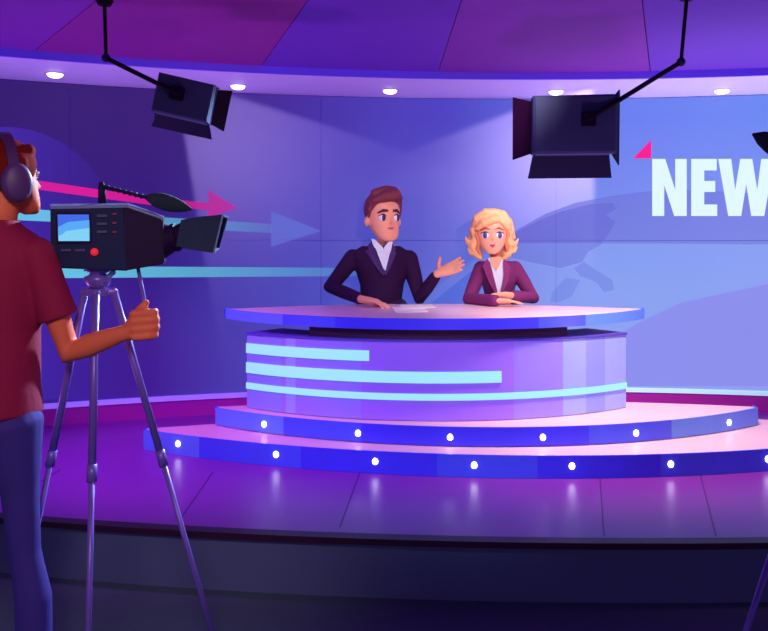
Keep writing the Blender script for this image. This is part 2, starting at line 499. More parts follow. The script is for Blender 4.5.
def platform(name, label, cx, hw, yf, yt, yb, z0, z1, bulge, cuts, dots, dz):
    t = thing(name, (cx, yf + .6, z0), label, 'platform')
    poly = lens(cx, hw, yf, yt, yb, bulge=bulge)
    bm = NB(); prism(bm, poly, z0, z1 - .004, 0, 0); obj('deck', bm, 'deck', t)
    # fascia band round the front; its glossy light and dark put into panel blues
    sg = yt - yf; R = (hw * hw + sg * sg) / (2 * sg)
    def P(x, o): 
        return Vector((cx + x * (1 + o / R), yf + R - math.sqrt(R * R - x * x) * (1 + o / R) if False else yf + R - (R + o) * math.sqrt(1 - (x / R) ** 2), 0))
    edges = [-hw] + [c for c, _ in cuts] + [hw]
    mats = ['blue_light'] + [k for _, k in cuts]
    for x0, x1, k in zip(edges, edges[1:], mats):
        n = max(2, int((x1 - x0) / .06)); rings = []
        for i in range(n + 1):
            x = x0 + (x1 - x0) * i / n
            a, b = P(x, .012), P(x, .0)
            rings.append([(a.x, a.y, z0 + .001), (b.x, b.y, z0 + .001), (b.x, b.y, z1), (a.x, a.y, z1)])
        bm = NB(); loft(bm, rings); obj('fascia_panel', bm, k, t)
    for sgn in (-1, 1):
        bm = NB(); a = P(sgn * hw, .012); e = Vector((cx + sgn * (hw + .012), yt + .055, 0)); ii = Vector((-sgn * .012, 0, 0))
        q = [a, e, e + ii, a + ii]
        loft(bm, [[(p.x, p.y, z0 + .001) for p in q], [(p.x, p.y, z1) for p in q]]); obj('end_cap', bm, 'blue_tip', t)
    for px in dots:
        best = min((abs(apx(*P(-hw + 2 * hw * i / 2000, .013).xy) - px), i) for i in range(2001))[1]
        x = -hw + 2 * hw * best / 2000; p = P(x, .013); nrm = Vector((x, -(math.sqrt(R * R - x * x)), 0)).normalized()
        c = Vector((p.x, p.y, dz)); bm = NB()
        u = Vector((0, 0, 1)).cross(nrm)
        def rg(r, o): return [c + nrm * o + u * math.cos(2 * PI * k / 20) * r + Vector((0, 0, 1)) * math.sin(2 * PI * k / 20) * r * 1.15 for k in range(20)]
        loft(bm, [rg(.0148, -.004), rg(.0148, .003), rg(.010, .006)]); obj('step_light', bm, 'dot_white', t, True)
    return t
lp = platform('lower_platform', 'wide lower tier of the presenter platform, blue lit edge standing on the purple floor', .9, 2.32, 4.30, 4.89, 5.35, ZS, ZL, (-.60, 1.27, 6.00),
         [(-1.95, 'blue_mid'), (-1.35, 'blue_deep'), (-.62, 'blue_mid'), (-.1, 'blue_deep'), (.55, 'blue_mid'), (1.7, 'blue_light')],
         (178, 276, 375, 474, 572, 671, 768), .322)
up = platform('upper_platform', 'smaller upper tier of the presenter platform, blue lit edge under the desk', .625, 1.645, 4.49, 5.02, 5.26, ZL, ZP, (-.56, 1.22, 5.985),
         [(-1.2, 'blue_mid'), (-.75, 'blue_deep'), (.5, 'blue_mid'), (1.0, 'blue_light')],
         (264, 358, 450, 543, 636, 729), .424)

# ------------------------------------------------------------------ desk
desk = thing('news_desk', (.32, 5.1, ZP), 'curved violet news desk with cyan light strips standing on the tiered platform', 'desk')
DX, DHW, DYF, DYT = .32, 1.156, 4.64, 5.02
ds = DYT - DYF; DR = (DHW ** 2 + ds ** 2) / (2 * ds)
def DP(x, o=0.):
    return Vector((DX + x * (DR + o) / DR, DYF + DR - (DR + o) * math.sqrt(1 - (x / DR) ** 2), 0))
def dband(bm, x0, x1, o0, o1, z0, z1, mi=0, tz=0.):
    n = max(2, int(abs(x1 - x0) / .03))
    loft(bm, [[DP(x, o0 - tz) + Vector((0, 0, z0)), DP(x, o1) + Vector((0, 0, z0)), DP(x, o1) + Vector((0, 0, z1)), DP(x, o0) + Vector((0, 0, z1))]
              for x in [x0 + (x1 - x0) * i / n for i in range(n + 1)]], mi)
ZB = .936
bm = NB(); dband(bm, -DHW, DHW, -.02, -.30, ZP, ZB - .012); obj('body', bm, 'violet_soft', desk)
for x0, x1, k in ((-DHW, -.93, 'lavender_panel'), (-.93, -.90, 'violet_soft'), (-.90, -.84, 'lavender_pale'), (-.84, -.45, 'violet_soft'), (-.45, .42, 'violet_panel'), (.42, .72, 'violet_soft'), (.72, .87, 'lavender_pale'), (.87, 1.0, 'lavender_panel'), (1.0, DHW, 'lavender_pale')):  # pale end streaks of sheen are put into the panel colours
    bm = NB(); dband(bm, x0, x1, 0, -.02, ZP, ZB - .012, tz=.0); obj('front_panel', bm, k, desk)
bm = NB(); dband(bm, -DHW - .004, DHW + .004, .006, -.31, ZB - .012, ZB); obj('body_cap', bm, 'body_top', desk)
bm = NB(); dband(bm, -.78, .78, -.05, -.20, ZB, 1.003); obj('neck', bm, 'neck_dark', desk)
for x0, x1, z0, z1 in ((-DHW, -.405, .812, .871), (-DHW, .345, .692, .756), (-DHW, DHW, .595, .632)):
    bm = NB(); dband(bm, x0, x1, .008, 0, z0, z1); obj('light_strip', bm, 'strip_cyan', desk)
TZ0, TZ = 1.0, 1.061
poly = lens(.326, 1.33, 4.60, 5.27, 5.74, n=56, cut=.05)
bm = NB(); prism(bm, poly, TZ0, TZ - .006, 0, 0)
obj('desktop', bm, 'desk_top', desk)
thw = 1.33; tsg = 5.27 - 4.60; TR = (thw ** 2 + tsg ** 2) / (2 * tsg)
def TP(x, o): return Vector((.326 + x * (TR + o) / TR, 4.60 + TR - (TR + o) * math.sqrt(1 - (x / TR) ** 2), 0))
for x0, x1, k in ((-1.33, -.92, 'blue_light'), (-.92, -.6, 'blue_mid'), (-.6, .55, 'blue_deep'), (.55, .85, 'blue_mid'), (.85, 1.33, 'blue_light')):  # the edge's sheen is put into these blues, paler at both ends
    n = 20
    bm = NB(); loft(bm, [[TP(x, .012) + Vector((0, 0, TZ0 - .002)), TP(x, 0) + Vector((0, 0, TZ0 - .002)), TP(x, 0) + Vector((0, 0, TZ)), TP(x, .012) + Vector((0, 0, TZ))] for x in [x0 + (x1 - x0) * i / n for i in range(n + 1)]])
    obj('edge_band', bm, k, desk)
for sgn in (-1, 1):
    a = TP(sgn * 1.33, .012); e = Vector((.326 + sgn * 1.362, 5.34, 0)); ii = Vector((-sgn * .02, 0, 0)); q = [a, e, e + ii, a + ii]
    bm = NB(); loft(bm, [[(p.x, p.y, TZ0 - .002) for p in q], [(p.x, p.y, TZ) for p in q]]); obj('edge_cap', bm, 'blue_tip', desk)
def ondesk(px, py, up=0.):
    d = (H - TZ) * F / (py - 240); v = Vector(((px - 384) * d / F, d, TZ + up)); return v
# papers
for k, (pts, lab) in enumerate(((((392, 306.5), (396, 312.0), (428, 311.0), (423, 305.8)), 'white script sheet under the hand of the anchorman, lower of two'),
                         (((400, 304.9), (402, 308.8), (436, 307.6), (432, 304.2)), 'white script sheet overlapping the one under the hand of the anchorman'))):
    bm = NB(); q = [ondesk(x, y) for x, y in pts]; z = -.006 + .0 + .0025 * k
    loft(bm, [[p + Vector((0, 0, z + .0005)) for p in q], [p + Vector((0, 0, z + .003)) for p in q]])
    tag(obj('paper_sheet', bm, 'paper'), lab, 'paper', 'script pages on the desk')

# ------------------------------------------------------------------ people
def head_xf(chin, height, yaw, pitch=0., roll=0.):
    return Matrix.Translation(chin) @ Matrix.Rotation(yaw, 4, 'Z') @ Matrix.Rotation(pitch, 4, 'X') @ Matrix.Rotation(roll, 4, 'Y') @ Matrix.Scale(height, 4)
HEADM = [(0.0, .07, -.36, -.20), (.03, .13, -.39, -.14), (.09, .19, -.40, -.06), (.18, .25, -.395, .08), (.28, .295, -.385, .22), (.38, .32, -.375, .31), (.5, .335, -.36, .36),
         (.62, .345, -.375, .39), (.74, .335, -.35, .385), (.85, .29, -.28, .33), (.93, .21, -.18, .24), (.98, .12, -.08, .13), (1.0, .04, -.0, .05)]
HEADB = [(h, w * (1.3 if h < .05 else 1.18 if h < .1 else 1.08 if h < .2 else 1.0), f, b) for h, w, f, b in HEADM]
def head(bm, xf, rings=HEADM, wide=1., n=32, nose=1., ears=(1, 1)):
    rr = []
    for h, w, f, b in rings:
        cy = (f + b) / 2; ry = (b - f) / 2
        r = []
        for k in range(n):
            a = 2 * PI * k / n; ca, sa = math.cos(a), math.sin(a)
            e = .88
            x = math.copysign(abs(ca) ** e, ca) * w * wide; y = math.copysign(abs(sa) ** e, sa) * ry + cy
            r.append(xf @ Vector((x, y, h)))
        rr.append(r)
    loft(bm, rr)
    s = xf.to_scale().x
    P = lambda *v: xf @ Vector(v)
    tube(bm, [P(0, -.35, .52), P(0, -.415, .37), P(0, -.37, .34)], [.025 * s, .040 * s * nose, .03 * s], n=10)
    for sg, on in zip((-1, 1), ears):
        if on:
            R = xf.to_quaternion().to_matrix() @ Matrix.Rotation(sg * .35, 3, 'Z')
            ell(bm, P(sg * .365 * wide, .0, .40), (.045 * s, .07 * s, .105 * s), R)

def face(parent, xf, iris, brow, lips, ey=.475, ex=.135, ew=.068, eh=.058, wide=1., lash=False, lipw=.07, look=0., lz=0.):
    s = xf.to_scale().x; R = xf.to_quaternion().to_matrix()
    P = lambda *v: xf @ Vector(v)
    for sg in (-1, 1):
        Rr = R @ Matrix.Rotation(sg * .32, 3, 'Z')
        c = P(sg * ex, -.318, ey)
        bm = NB(); ell(bm, c, (ew * s, .045 * s, eh * s), Rr); e = obj('eye', bm, 'eye_white', parent, True)
        e['label'] = 'white eyeball'
        g = Rr @ Vector((look * s, -.019 * s, 0))
        bm = NB(); ell(bm, c + g, (ew * .62 * s, .037 * s, eh * .92 * s), Rr); obj('iris', bm, iris, e, True)
        bm = NB()
        tube(bm, [P(sg * (ex - ew * 1.15), -.352, ey + eh * (1.95 if not lash else 1.7)), P(sg * ex, -.362, ey + eh * 2.05), P(sg * (ex + ew * 1.25), -.285, ey + eh * 1.35)], [.028 * s, .032 * s, .014 * s] if not lash else [.017 * s, .022 * s, .010 * s], n=8)
        obj('eyebrow', bm, brow, parent, True)
        bm = NB()
        tube(bm, [P(sg * (ex - ew), -.345, ey + eh * .55), P(sg * ex, -.368, ey + eh * 1.02), P(sg * (ex + ew * 1.12), -.31, ey + eh * .6)], [.007 * s, .011 * s, .008 * s], n=8)
        obj('eyelid', bm, brow if not lash else 'brow', parent, True)
    bm = NB()
    tube(bm, [P(-lipw, -.352, .215 + lz), P(-lipw * .4, -.392, .222 + lz), P(0, -.402, .216 + lz), P(lipw * .4, -.392, .222 + lz), P(lipw, -.352, .215 + lz)], [.006 * s, .017 * s, .018 * s, .017 * s, .006 * s] if lash else [.007 * s, .016 * s, .018 * s, .016 * s, .007 * s], n=8)
    if lash: tube(bm, [P(-lipw * .6, -.376, .190 + lz), P(0, -.400, .180 + lz), P(lipw * .6, -.376, .190 + lz)], [.008 * s, .018 * s, .008 * s], n=8)
    obj('lips', bm, lips, parent, True)

def hand(bm, wrist, fwd, palmn, L, spread=.14, curl=.25, thumb=.9, side=1, thumb_curl=.3, k=1.):
    """five-fingered hand: fwd along the fingers, palmn out of the palm, side=+1 thumb towards fwd x palmn"""
    f = fwd.normalized(); pn = (palmn - f * palmn.dot(f)).normalized(); sd = f.cross(pn) * side
    pl = L * .5
    def ring(c, w, h):
        return [c + sd * math.cos(2 * PI * i / 14) * w + pn * math.sin(2 * PI * i / 14) * h for i in range(14)]
    loft(bm, [ring(wrist - f * .02, L * .13, L * .11), ring(wrist + f * pl * .15, L * .15, L * .11), ring(wrist + f * pl * .5, L * .2, L * .105), ring(wrist + f * pl * .95, L * .22, L * .085), ring(wrist + f * pl * 1.05, L * .18, L * .05)])
    lens_ = (.42, .47, .44, .34)
    for i in range(4):
        o = (1.5 - i) / 1.5
        base = wrist + f * pl * (.93 - .05 * abs(o)) + sd * o * L * .165
        d = (f + sd * o * spread).normalized(); p = base; pts = [base - f * .01]; 
        for j, seg in enumerate((.42, .32, .26)):
            a = curl * (j + .6) * (1 + .12 * i)
            dd = d * math.cos(a) + pn * math.sin(a)
            p = p + dd * L * lens_[i] * seg * 1.05; pts.append(p)
        r = L * .048 * k
        tube(bm, pts, [r * 1.1, r * 1.05, r * .95, r * .8], n=10)
    b = wrist + f * pl * .25 + sd * L * .13
    d = (f * math.cos(thumb) + sd * math.sin(thumb)).normalized()
    d2 = (d + pn * thumb_curl).normalized(); d3 = (d * .8 + f * .35 + pn * thumb_curl).normalized()
    tube(bm, [b, b + d2 * L * .17, b + d2 * L * .17 + d3 * L * .15, b + d2 * L * .17 + d3 * L * .26], [L * .075, L * .062 * k, L * .054 * k, L * .044 * k], n=10)

def cutplane(bm, co, no):
    """keep the side the normal points away from, close the cut"""
    r = bmesh.ops.bisect_plane(bm, geom=bm.verts[:] + bm.edges[:] + bm.faces[:], plane_co=co, plane_no=no, clear_outer=True)
    bmesh.ops.holes_fill(bm, edges=[e for e in bm.edges if e.is_boundary])

def stool(name, x, y, label):
    t = thing(name, (x, y, ZP), label, 'stool')
    bm = NB(); loft(bm, [ellring((x, y, z), r, r) for z, r in ((ZP + .36, .13), (ZP + .37, .165), (ZP + .41, .17), (ZP + .42, .15))]); obj('seat', bm, 'stool_grey', t, True)
    bm = NB(); tube(bm, [(x, y, ZP + .02), (x, y, ZP + .37)], .025, ball=False); obj('post', bm, 'tripod', t, True)
    bm = NB(); loft(bm, [ellring((x, y, z), r, r) for z, r in ((ZP, .14), (ZP + .015, .14), (ZP + .03, .05))]); obj('base', bm, 'tripod', t, True)

# ---- anchorman
DM = 5.88
sm = F / DM
man = thing('person', (W(382, 300, 5.95).x, 5.95, ZP), 'person in a dark suit and white shirt behind the desk, one open hand raised', 'person')
q = W(382, 300, 5.95)
yaw_m = .18
chin = W(388, 241.5, DM); chin.y += .02
xm = head_xf(Vector((W(382.5, 241.5, DM).x, DM, chin.z)), 49 / sm, .45, -.0)
def tring(px, py, hw, dep, dy=0., yaw=yaw_m, grow=0.):
    c = W(px, py, 5.93); return ellring((c.x, 5.93 + dy, c.z), hw * 5.93 / F + grow, dep + grow, yaw)
TM = [(381, 372, 24, .15), (381, 345, 22, .14), (381, 318, 20, .125), (381, 303, 20, .12), (382, 285, 21.5, .125), (382, 268, 27, .13), (381.5, 258, 29.5, .125), (381, 251, 27, .11), (381, 246, 19, .085), (382, 242, 10, .065)]
sh_l, el_l, wr_l = W(353, 258, 5.93), W(330.5, 287, 5.78), ondesk(362, 306.2, .045)
sh_r, el_r, wr_r = W(409, 259, 5.93), W(420, 298, 5.82), W(437, 274, 5.66)
bm = NB()
loft(bm, [tring(p, y, h * .88, d * .85) for p, y, h, d in TM])
tube(bm, [W(382, 250, 5.93), W(385, 240, 5.92), W(386, 228, 5.90)], [.065, .058, .058], n=16)
head(bm, xm, HEADB, wide=.98, nose=.85)
for a in ((sh_l, el_l, wr_l), (sh_r, el_r, wr_r)):
    tube(bm, a, [.05, .036, .026], n=14)
hand(bm, wr_l, Vector((.85, -.34, -.12)), Vector((-.1, -.1, -1)), .24, curl=.26, side=1, thumb=.75, spread=.1)
hand(bm, wr_r, Vector((.95, -.12, .38)), Vector((-.1, -.8, .5)), .215, spread=.12, curl=.08, side=-1, thumb=1.45, thumb_curl=.0, k=1.15)
zt = ZP + .45
for sx_ in (-1, 1):
    hx = q.x + sx_ * .10
    tube(bm, [(hx, 5.93, zt + .06), (hx + sx_ * .03, 5.52, zt + .04), (hx + sx_ * .02, 5.50, ZP + .09)], [.085, .065, .04], n=14)
    tube(bm, [(hx + sx_ * .02, 5.52, ZP + .05), (hx + sx_ * .03, 5.40, ZP + .035)], [.04, .032])
body = solid(bm, .0062, 'body', 'skin_m', man, 3)
bm = NB()
loft(bm, [tring(p, y, h, d, grow=.004) for p, y, h, d in TM[1:-1]])
for a in ((sh_l, el_l, wr_l), (sh_r, el_r, wr_r)):
    e = a[2].lerp(a[1], .12)
    mid = a[0].lerp(a[1], .5)
    tube(bm, [a[0], mid, a[1], a[1].lerp(e, .5), e], [.066, .058, .052, .046, .040], n=16)
# V opening at the neck: cut with a wedge
jk = solid(bm, .008, 'jacket', 'suit', man, 3)
def front_strip(pts, dy, thick, name, m, parent, depth=5.93, bulge=.0, wrap=0., cx=384, voxel=None):
    """a piece of cloth lying on the chest, outline in the photograph"""
    bm = NB(); va = []; vb = []
    for x, y in pts:
        d = depth + dy + wrap * (x - cx) ** 2
        va.append(bm.verts.new(W(x, y, d))); vb.append(bm.verts.new(W(x, y, d + thick)))
    bm.faces.new(va); bm.faces.new(vb[::-1]); n = len(va)
    for i in range(n): bm.faces.new((va[i], vb[i], vb[(i + 1) % n], va[(i + 1) % n]))
    return obj(name, bm, m, parent)
front_strip([(372, 241), (376, 245), (384, 249), (391, 245), (392.5, 247), (389.5, 255), (385.5, 271), (383, 268), (377, 252)], -.150, .09, 'shirt', 'shirt_white', man, wrap=.00012)
front_strip([(371.5, 238.5), (375.0, 239.5), (383.5, 248), (379, 252), (373, 246)], -.157, .03, 'collar', 'shirt_white', man, wrap=.00012)
front_strip([(383.5, 248), (390, 240.5), (392.5, 242), (391, 250), (387.5, 252)], -.157, .03, 'collar', 'shirt_white', man, wrap=.00012)
front_strip([(371.5, 241), (377, 254), (382.5, 267), (385.5, 273), (383, 276), (374, 264), (365, 250.5), (369, 249), (367, 246)], -.160, .03, 'lapel', 'suit_lapel', man, wrap=.0001)
front_strip([(392.5, 244), (396, 248.5), (394.5, 251), (396.5, 252.5), (391, 266), (385.5, 276), (385, 273), (389.5, 257)], -.160, .03, 'lapel', 'suit_lapel', man, wrap=.0001)
# trousers
bm = NB()
for sx_ in (-1, 1):
    hx = q.x + sx_ * .10
    tube(bm, [(hx, 5.95, zt + .06), (hx + sx_ * .03, 5.51, zt + .04), (hx + sx_ * .02, 5.50, ZP + .12)], [.10, .078, .055], n=14)
loft(bm, [tring(381, y, 25, .15) for y in (330, 350, 378)])
solid(bm, .012, 'trousers', 'trousers_man', man, 2)
for sx_ in (-1, 1):
    hx = q.x + sx_ * .12
    bm = NB(); tube(bm, [(hx, 5.52, ZP + .06), (hx + sx_ * .01, 5.38, ZP + .046)], [.052, .045]); solid(bm, .01, 'shoe', 'shoe', man, 1)
face(man, xm, 'iris_brown', 'brow', 'lips_m', ex=.150, ew=.074, eh=.072, look=.018, lipw=.10, lz=.045)
# hair: skull cap cut along the hairline, swept quiff, sideburns
def PX(xf): return lambda *v: xf @ Vector(v)
P = PX(xm); s = 49 / sm; R = xm.to_quaternion().to_matrix()
bm = NB(); ell(bm, P(0, .03, .66), (.365 * s, .425 * s, .40 * s), R, seg=32)
cutplane(bm, P(0, -.30, .80), (R @ Vector((0, -.80, -.60))).normalized())
cutplane(bm, P(0, .10, .50), (R @ Vector((0, -.35, -1))).normalized())
tube(bm, [P(-.27, -.20, .82), P(-.08, -.31, .90), P(.14, -.32, .95), P(.27, -.22, .88)], [.07 * s, .12 * s, .13 * s, .08 * s])
tube(bm, [P(-.20, -.05, .98), P(.0, -.18, 1.02), P(.16, -.2, 1.03)], [.09 * s, .12 * s, .09 * s])
for sg in (-1, 1):
    tube(bm, [P(sg * .325, -.14, .78), P(sg * .345, -.10, .66), P(sg * .345, -.08, .50)], [.06 * s, .05 * s, .025 * s])
solid(bm, .006, 'hair', 'hair_m', man, 4)
stool('desk_stool', q.x, 5.83, 'grey stool carrying the person in the dark suit')

# ---- anchorwoman
wom = thing('person', (W(496, 300, 5.95).x, 5.95, ZP), 'person with wavy blonde hair and plum jacket leaning on folded forearms on the desk', 'person')
qw = W(496, 300, 5.95)
DWm = 5.84; sw = F / DWm; hs = 42.5 / sw
xw = head_xf(Vector((W(492, 253.5, DWm).x, DWm, W(491, 253.5, DWm).z)), hs, -.10, .05)
def wring(px, py, hw, dep, grow=0., yaw=-.05):
    c = W(px, py, 5.92); return ellring((c.x, 5.92, c.z), hw * 5.92 / F + grow, dep + grow, yaw)
TWM = [(499, 372, 21, .14), (499, 350, 20, .13), (499, 325, 15, .11), (499, 306, 13.5, .10), (499, 294, 14, .105), (499, 282, 17, .125), (498.5, 272, 19.5, .115), (498.5, 265, 18, .095), (498, 261, 12.5, .07), (497, 258, 6, .05)]
shl, ell_, wrl = W(481, 268, 5.92), W(469, 299, 5.74), ondesk(497, 306.0, .035)
shr, elr, wrr = W(515, 268, 5.92), W(533, 298, 5.76), ondesk(505, 304.6, .066)
bm = NB()
loft(bm, [wring(p, y, h * .88, d * .85) for p, y, h, d in TWM])
tube(bm, [W(497.5, 266, 5.90), W(496, 256, 5.88), W(493.5, 245, 5.87)], [.052, .043, .045], n=14)
HEADW = [(h, w * (1.0 if h < .1 else 1.0 if h < .3 else 1), f, b) for h, w, f, b in HEADM]
head(bm, xw, HEADW, wide=1.08, nose=.55)
for a in ((shl, ell_, wrl), (shr, elr, wrr)):
    tube(bm, a, [.042, .032, .024], n=12)
hand(bm, wrl, Vector((1, -.12, -.03)), Vector((0, -.1, -1)), .18, curl=.10, side=1, thumb=.5, spread=.05)
hand(bm, wrr, Vector((-1, .06, -.04)), Vector((0, -.1, -1)), .18, curl=.12, side=-1, thumb=.5, spread=.05)
for sx_ in (-1, 1):
    hx = qw.x + sx_ * .08
    tube(bm, [(hx, 5.93, zt + .05), (hx + sx_ * .02, 5.54, zt + .04), (hx, 5.54, ZP + .09)], [.075, .056, .034], n=14)
    tube(bm, [(hx, 5.55, ZP + .05), (hx, 5.44, ZP + .03)], [.034, .028])
solid(bm, .0058, 'body', 'skin_w', wom, 3)
bm = NB()
loft(bm, [wring(p, y, h, d, grow=.004) for p, y, h, d in TWM[1:-1]])
for a, c_ in (((shl, ell_, wrl), .06), ((shr, elr, wrr), .34)):
    e = a[2].lerp(a[1], c_)
    tube(bm, [a[0], a[0].lerp(a[1], .5), a[1], e], [.053, .051, .048, .041], n=16)
solid(bm, .0075, 'jacket', 'jacket_w', wom, 3)
front_strip([(488, 258), (503, 258), (504, 270), (502, 286), (499.5, 299), (498, 299), (495.5, 284), (490, 268)], -.140, .07, 'blouse', 'shirt_white', wom, depth=5.92, wrap=.0001, cx=498)
front_strip([(489, 257), (502.5, 257), (500, 264), (496.5, 271), (492.5, 265)], -.146, .05, 'neckline', 'skin_w', wom, depth=5.92, wrap=.0001, cx=498)
front_strip([(487, 259), (490, 262), (493, 274), (497.5, 291), (497, 297), (488, 280), (482.5, 266)], -.152, .03, 'lapel', 'jacket_w_lapel', wom, depth=5.92, wrap=.0001, cx=498)
front_strip([(504, 259), (503, 262), (503.5, 276), (500.5, 292), (501, 297), (508, 281), (510.5, 267)], -.152, .03, 'lapel', 'jacket_w_lapel', wom, depth=5.92, wrap=.0001, cx=498)
bm = NB()
for sx_ in (-1, 1):
    hx = qw.x + sx_ * .08
    tube(bm, [(hx, 5.95, zt + .05), (hx + sx_ * .02, 5.53, zt + .04)], [.09, .072], n=14)
loft(bm, [wring(499, y, 21, .14) for y in (336, 352, 376)])
solid(bm, .012, 'skirt', 'skirt', wom, 2)
for sx_ in (-1, 1):
    hx = qw.x + sx_ * .08
    bm = NB(); tube(bm, [(hx, 5.56, ZP + .05), (hx, 5.42, ZP + .042)], [.042, .036]); solid(bm, .01, 'shoe', 'shoe', wom, 1)
face(wom, xw, 'iris_blue', 'brow_w', 'lips_w', ey=.445, ex=.160, ew=.092, eh=.082, lash=True, lipw=.10)
P = PX(xw); s = hs; R = xw.to_quaternion().to_matrix()
bm = NB(); ell(bm, P(0, .06, .66), (.39 * s, .42 * s, .41 * s), R, seg=32)
cutplane(bm, P(0, -.30, .72), (R @ Vector((0, -.85, -.52))).normalized())
tube(bm, [P(.20, -.33, .84), P(.0, -.38, .82), P(-.20, -.37, .74), P(-.34, -.28, .60)], [.08 * s, .12 * s, .11 * s, .06 * s])
tube(bm, [P(.12, -.34, .86), P(.24, -.34, .76), P(.34, -.26, .62)], [.06 * s, .08 * s, .06 * s])
tube(bm, [P(.10, -.30, .99), P(-.16, -.38, .98), P(-.36, -.30, .84), P(-.42, -.15, .68)], [.07 * s, .10 * s, .10 * s, .07 * s])
tube(bm, [P(.05, -.28, 1.0), P(.24, -.32, .93), P(.36, -.25, .76), P(.38, -.15, .55)], [.07 * s, .10 * s, .09 * s, .07 * s])
for sg, dx in ((-1, 0), (1, 0)):
    tube(bm, [P(sg * .38, -.05, .75), P(sg * .42, -.05, .55), P(sg * .37, -.08, .36), P(sg * .46, -.12, .18), P(sg * .36, -.14, .0), P(sg * .27, -.18, -.10)], [.10 * s, .11 * s, .10 * s, .12 * s, .11 * s, .05 * s])
    tube(bm, [P(sg * .40, .12, .6), P(sg * .44, .10, .35), P(sg * .38, .06, .12), P(sg * .30, .02, -.04)], [.12 * s, .13 * s, .13 * s, .09 * s])
# curls that flick outwards
tube(bm, [P(-.44, -.10, .22), P(-.58, -.12, .28), P(-.62, -.12, .40)], [.09 * s, .06 * s, .02 * s])
tube(bm, [P(-.34, -.14, .03), P(-.50, -.16, .02), P(-.57, -.16, .12)], [.09 * s, .06 * s, .02 * s])
tube(bm, [P(.44, -.10, .24), P(.56, -.12, .26), P(.61, -.12, .36)], [.08 * s, .05 * s, .02 * s])
tube(bm, [P(.40, -.14, .06), P(.52, -.14, .06), P(.58, -.14, .16)], [.08 * s, .05 * s, .02 * s])
hw_ = solid(bm, .0058, 'hair', 'hair_w', wom, 6)
for sg in (-1, 1):
    bm = NB()
    tube(bm, [P(sg * .33, -.20, .66), P(sg * .375, -.17, .45), P(sg * .31, -.20, .27), P(sg * .35, -.23, .10), P(sg * .29, -.22, -.02)], [.035 * s, .045 * s, .04 * s, .045 * s, .02 * s])
    o = solid(bm, .005, 'hair_lock', 'hair_w_dark', hw_, 2); o['label'] = 'darker lock framing the face'
stool('desk_stool', qw.x, 5.83, 'grey stool carrying the person with blonde hair')

# ---- cameraman (seen from behind)
DC = 2.6
sc = F / DC
cmn = thing('person', (W(-18, 300, DC).x, DC, 0), 'person in a red t-shirt and headphones seen from behind, holding the camera handle', 'person')
C = lambda px, py, dd=0.: W(px, py, DC + dd)
yaw_c = .25
def cring(px, py, hw, dep, grow=0., dd=0.):
    c = C(px, py); return ellring((c.x, DC + dd, c.z), hw / sc + grow, dep + grow, yaw_c, n=32)
xc = head_xf(Vector((C(5, 212).x, DC + .03, C(0, 215).z)), 75 / sc, 2.28, -.06)
TC = [(-22, 470, 40, .11), (-22, 450, 52, .13), (-22, 425, 55, .13), (-22, 400, 54, .125), (-22, 370, 54, .12), (-22, 330, 57, .125), (-22, 290, 63, .13), (-21, 262, 66, .125), (-19, 245, 62, .11), (-15, 234, 46, .095), (-9, 226, 28, .075), (-5, 220, 20, .062)]
csh, cel, cwr = C(36, 256, .0), C(70, 352, .04), C(124, 333, .0)
csh2, cel2, cwr2 = C(-80, 256), C(-112, 345, .05), C(-90, 330, .30)
fist = C(143, 325, -.0)
bm = NB()
loft(bm, [cring(p, y, h * .93, d * .9) for p, y, h, d in TC])
tube(bm, [C(-6, 232), C(-1, 215), C(4, 195, .02)], [.062, .056, .06], n=18)
head(bm, xc, wide=.98)
tube(bm, [csh, csh.lerp(cel, .5), cel, cel.lerp(cwr, .35), cwr], [.052, .046, .042, .038, .026], n=18)
tube(bm, [csh2, csh2.lerp(cel2, .5), cel2, cwr2], [.052, .046, .040, .026], n=18)
hand(bm, cwr2, Vector((.4, .5, .1)), Vector((0, 0, -1)), .18, curl=.5, side=-1)
# fist closed round the handle: palm block, four curled fingers, thumb
hd = (C(147, 312) - C(138, 268)).normalized()          # handle direction (downwards)
f_ = Vector((1, 0, .08)).normalized()
hn = (hd - f_ * hd.dot(f_)).normalized(); tw = f_.cross(hn)
if tw.y > 0: tw = -tw                                   # tw: towards the viewer
hc = C(146, 324)
def sq(c, w, h): return [c + hn * math.cos(2 * PI * i / 16) * w + tw * math.sin(2 * PI * i / 16) * h for i in range(16)]
loft(bm, [sq(cwr, .026, .024), sq(cwr.lerp(hc, .35), .034, .026), sq(cwr.lerp(hc, .72), .046, .026), sq(hc + f_ * .006 , .048, .022)])
for i in range(4):
    o = hn * (-.036 + .0245 * i); L = (1, 1.08, 1.02, .85)[i]
    b0 = hc + o - f_ * .004 + tw * .020
    pts = [b0 - f_ * .03, b0 + f_ * .012, b0 + f_ * (.036 * L) - tw * .012, b0 + f_ * (.034 * L) - tw * .040, b0 + f_ * .004 - tw * .050]
    tube(bm, pts, [.0125, .0128, .0122, .011, .0098], n=10)
tube(bm, [cwr.lerp(hc, .35) - hn * .02 + tw * .008, hc - hn * .048 - f_ * .012 + tw * .002, hc - hn * .066 + f_ * .004 - tw * .004], [.018, .0155, .012], n=10)
for px0, pts, rr_ in ((0, [C(8, 430), C(20, 490), C(25, 552), C(33, 600), C(33, 690, .02)], [.080, .044, .036, .040, .030]),
                      (1, [C(-56, 430), C(-60, 490), C(-62, 555), C(-66, 600), C(-66, 690, .02)], [.080, .060, .045, .045, .030])):
    tube(bm, pts, rr_, n=18)
    a = pts[-1]; tube(bm, [Vector((a.x, a.y, .055)), Vector((a.x + .06, a.y + .13, .035))], [.04, .032], n=14)
solid(bm, .0058, 'body', 'skin_c', cmn, 3)
bm = NB()
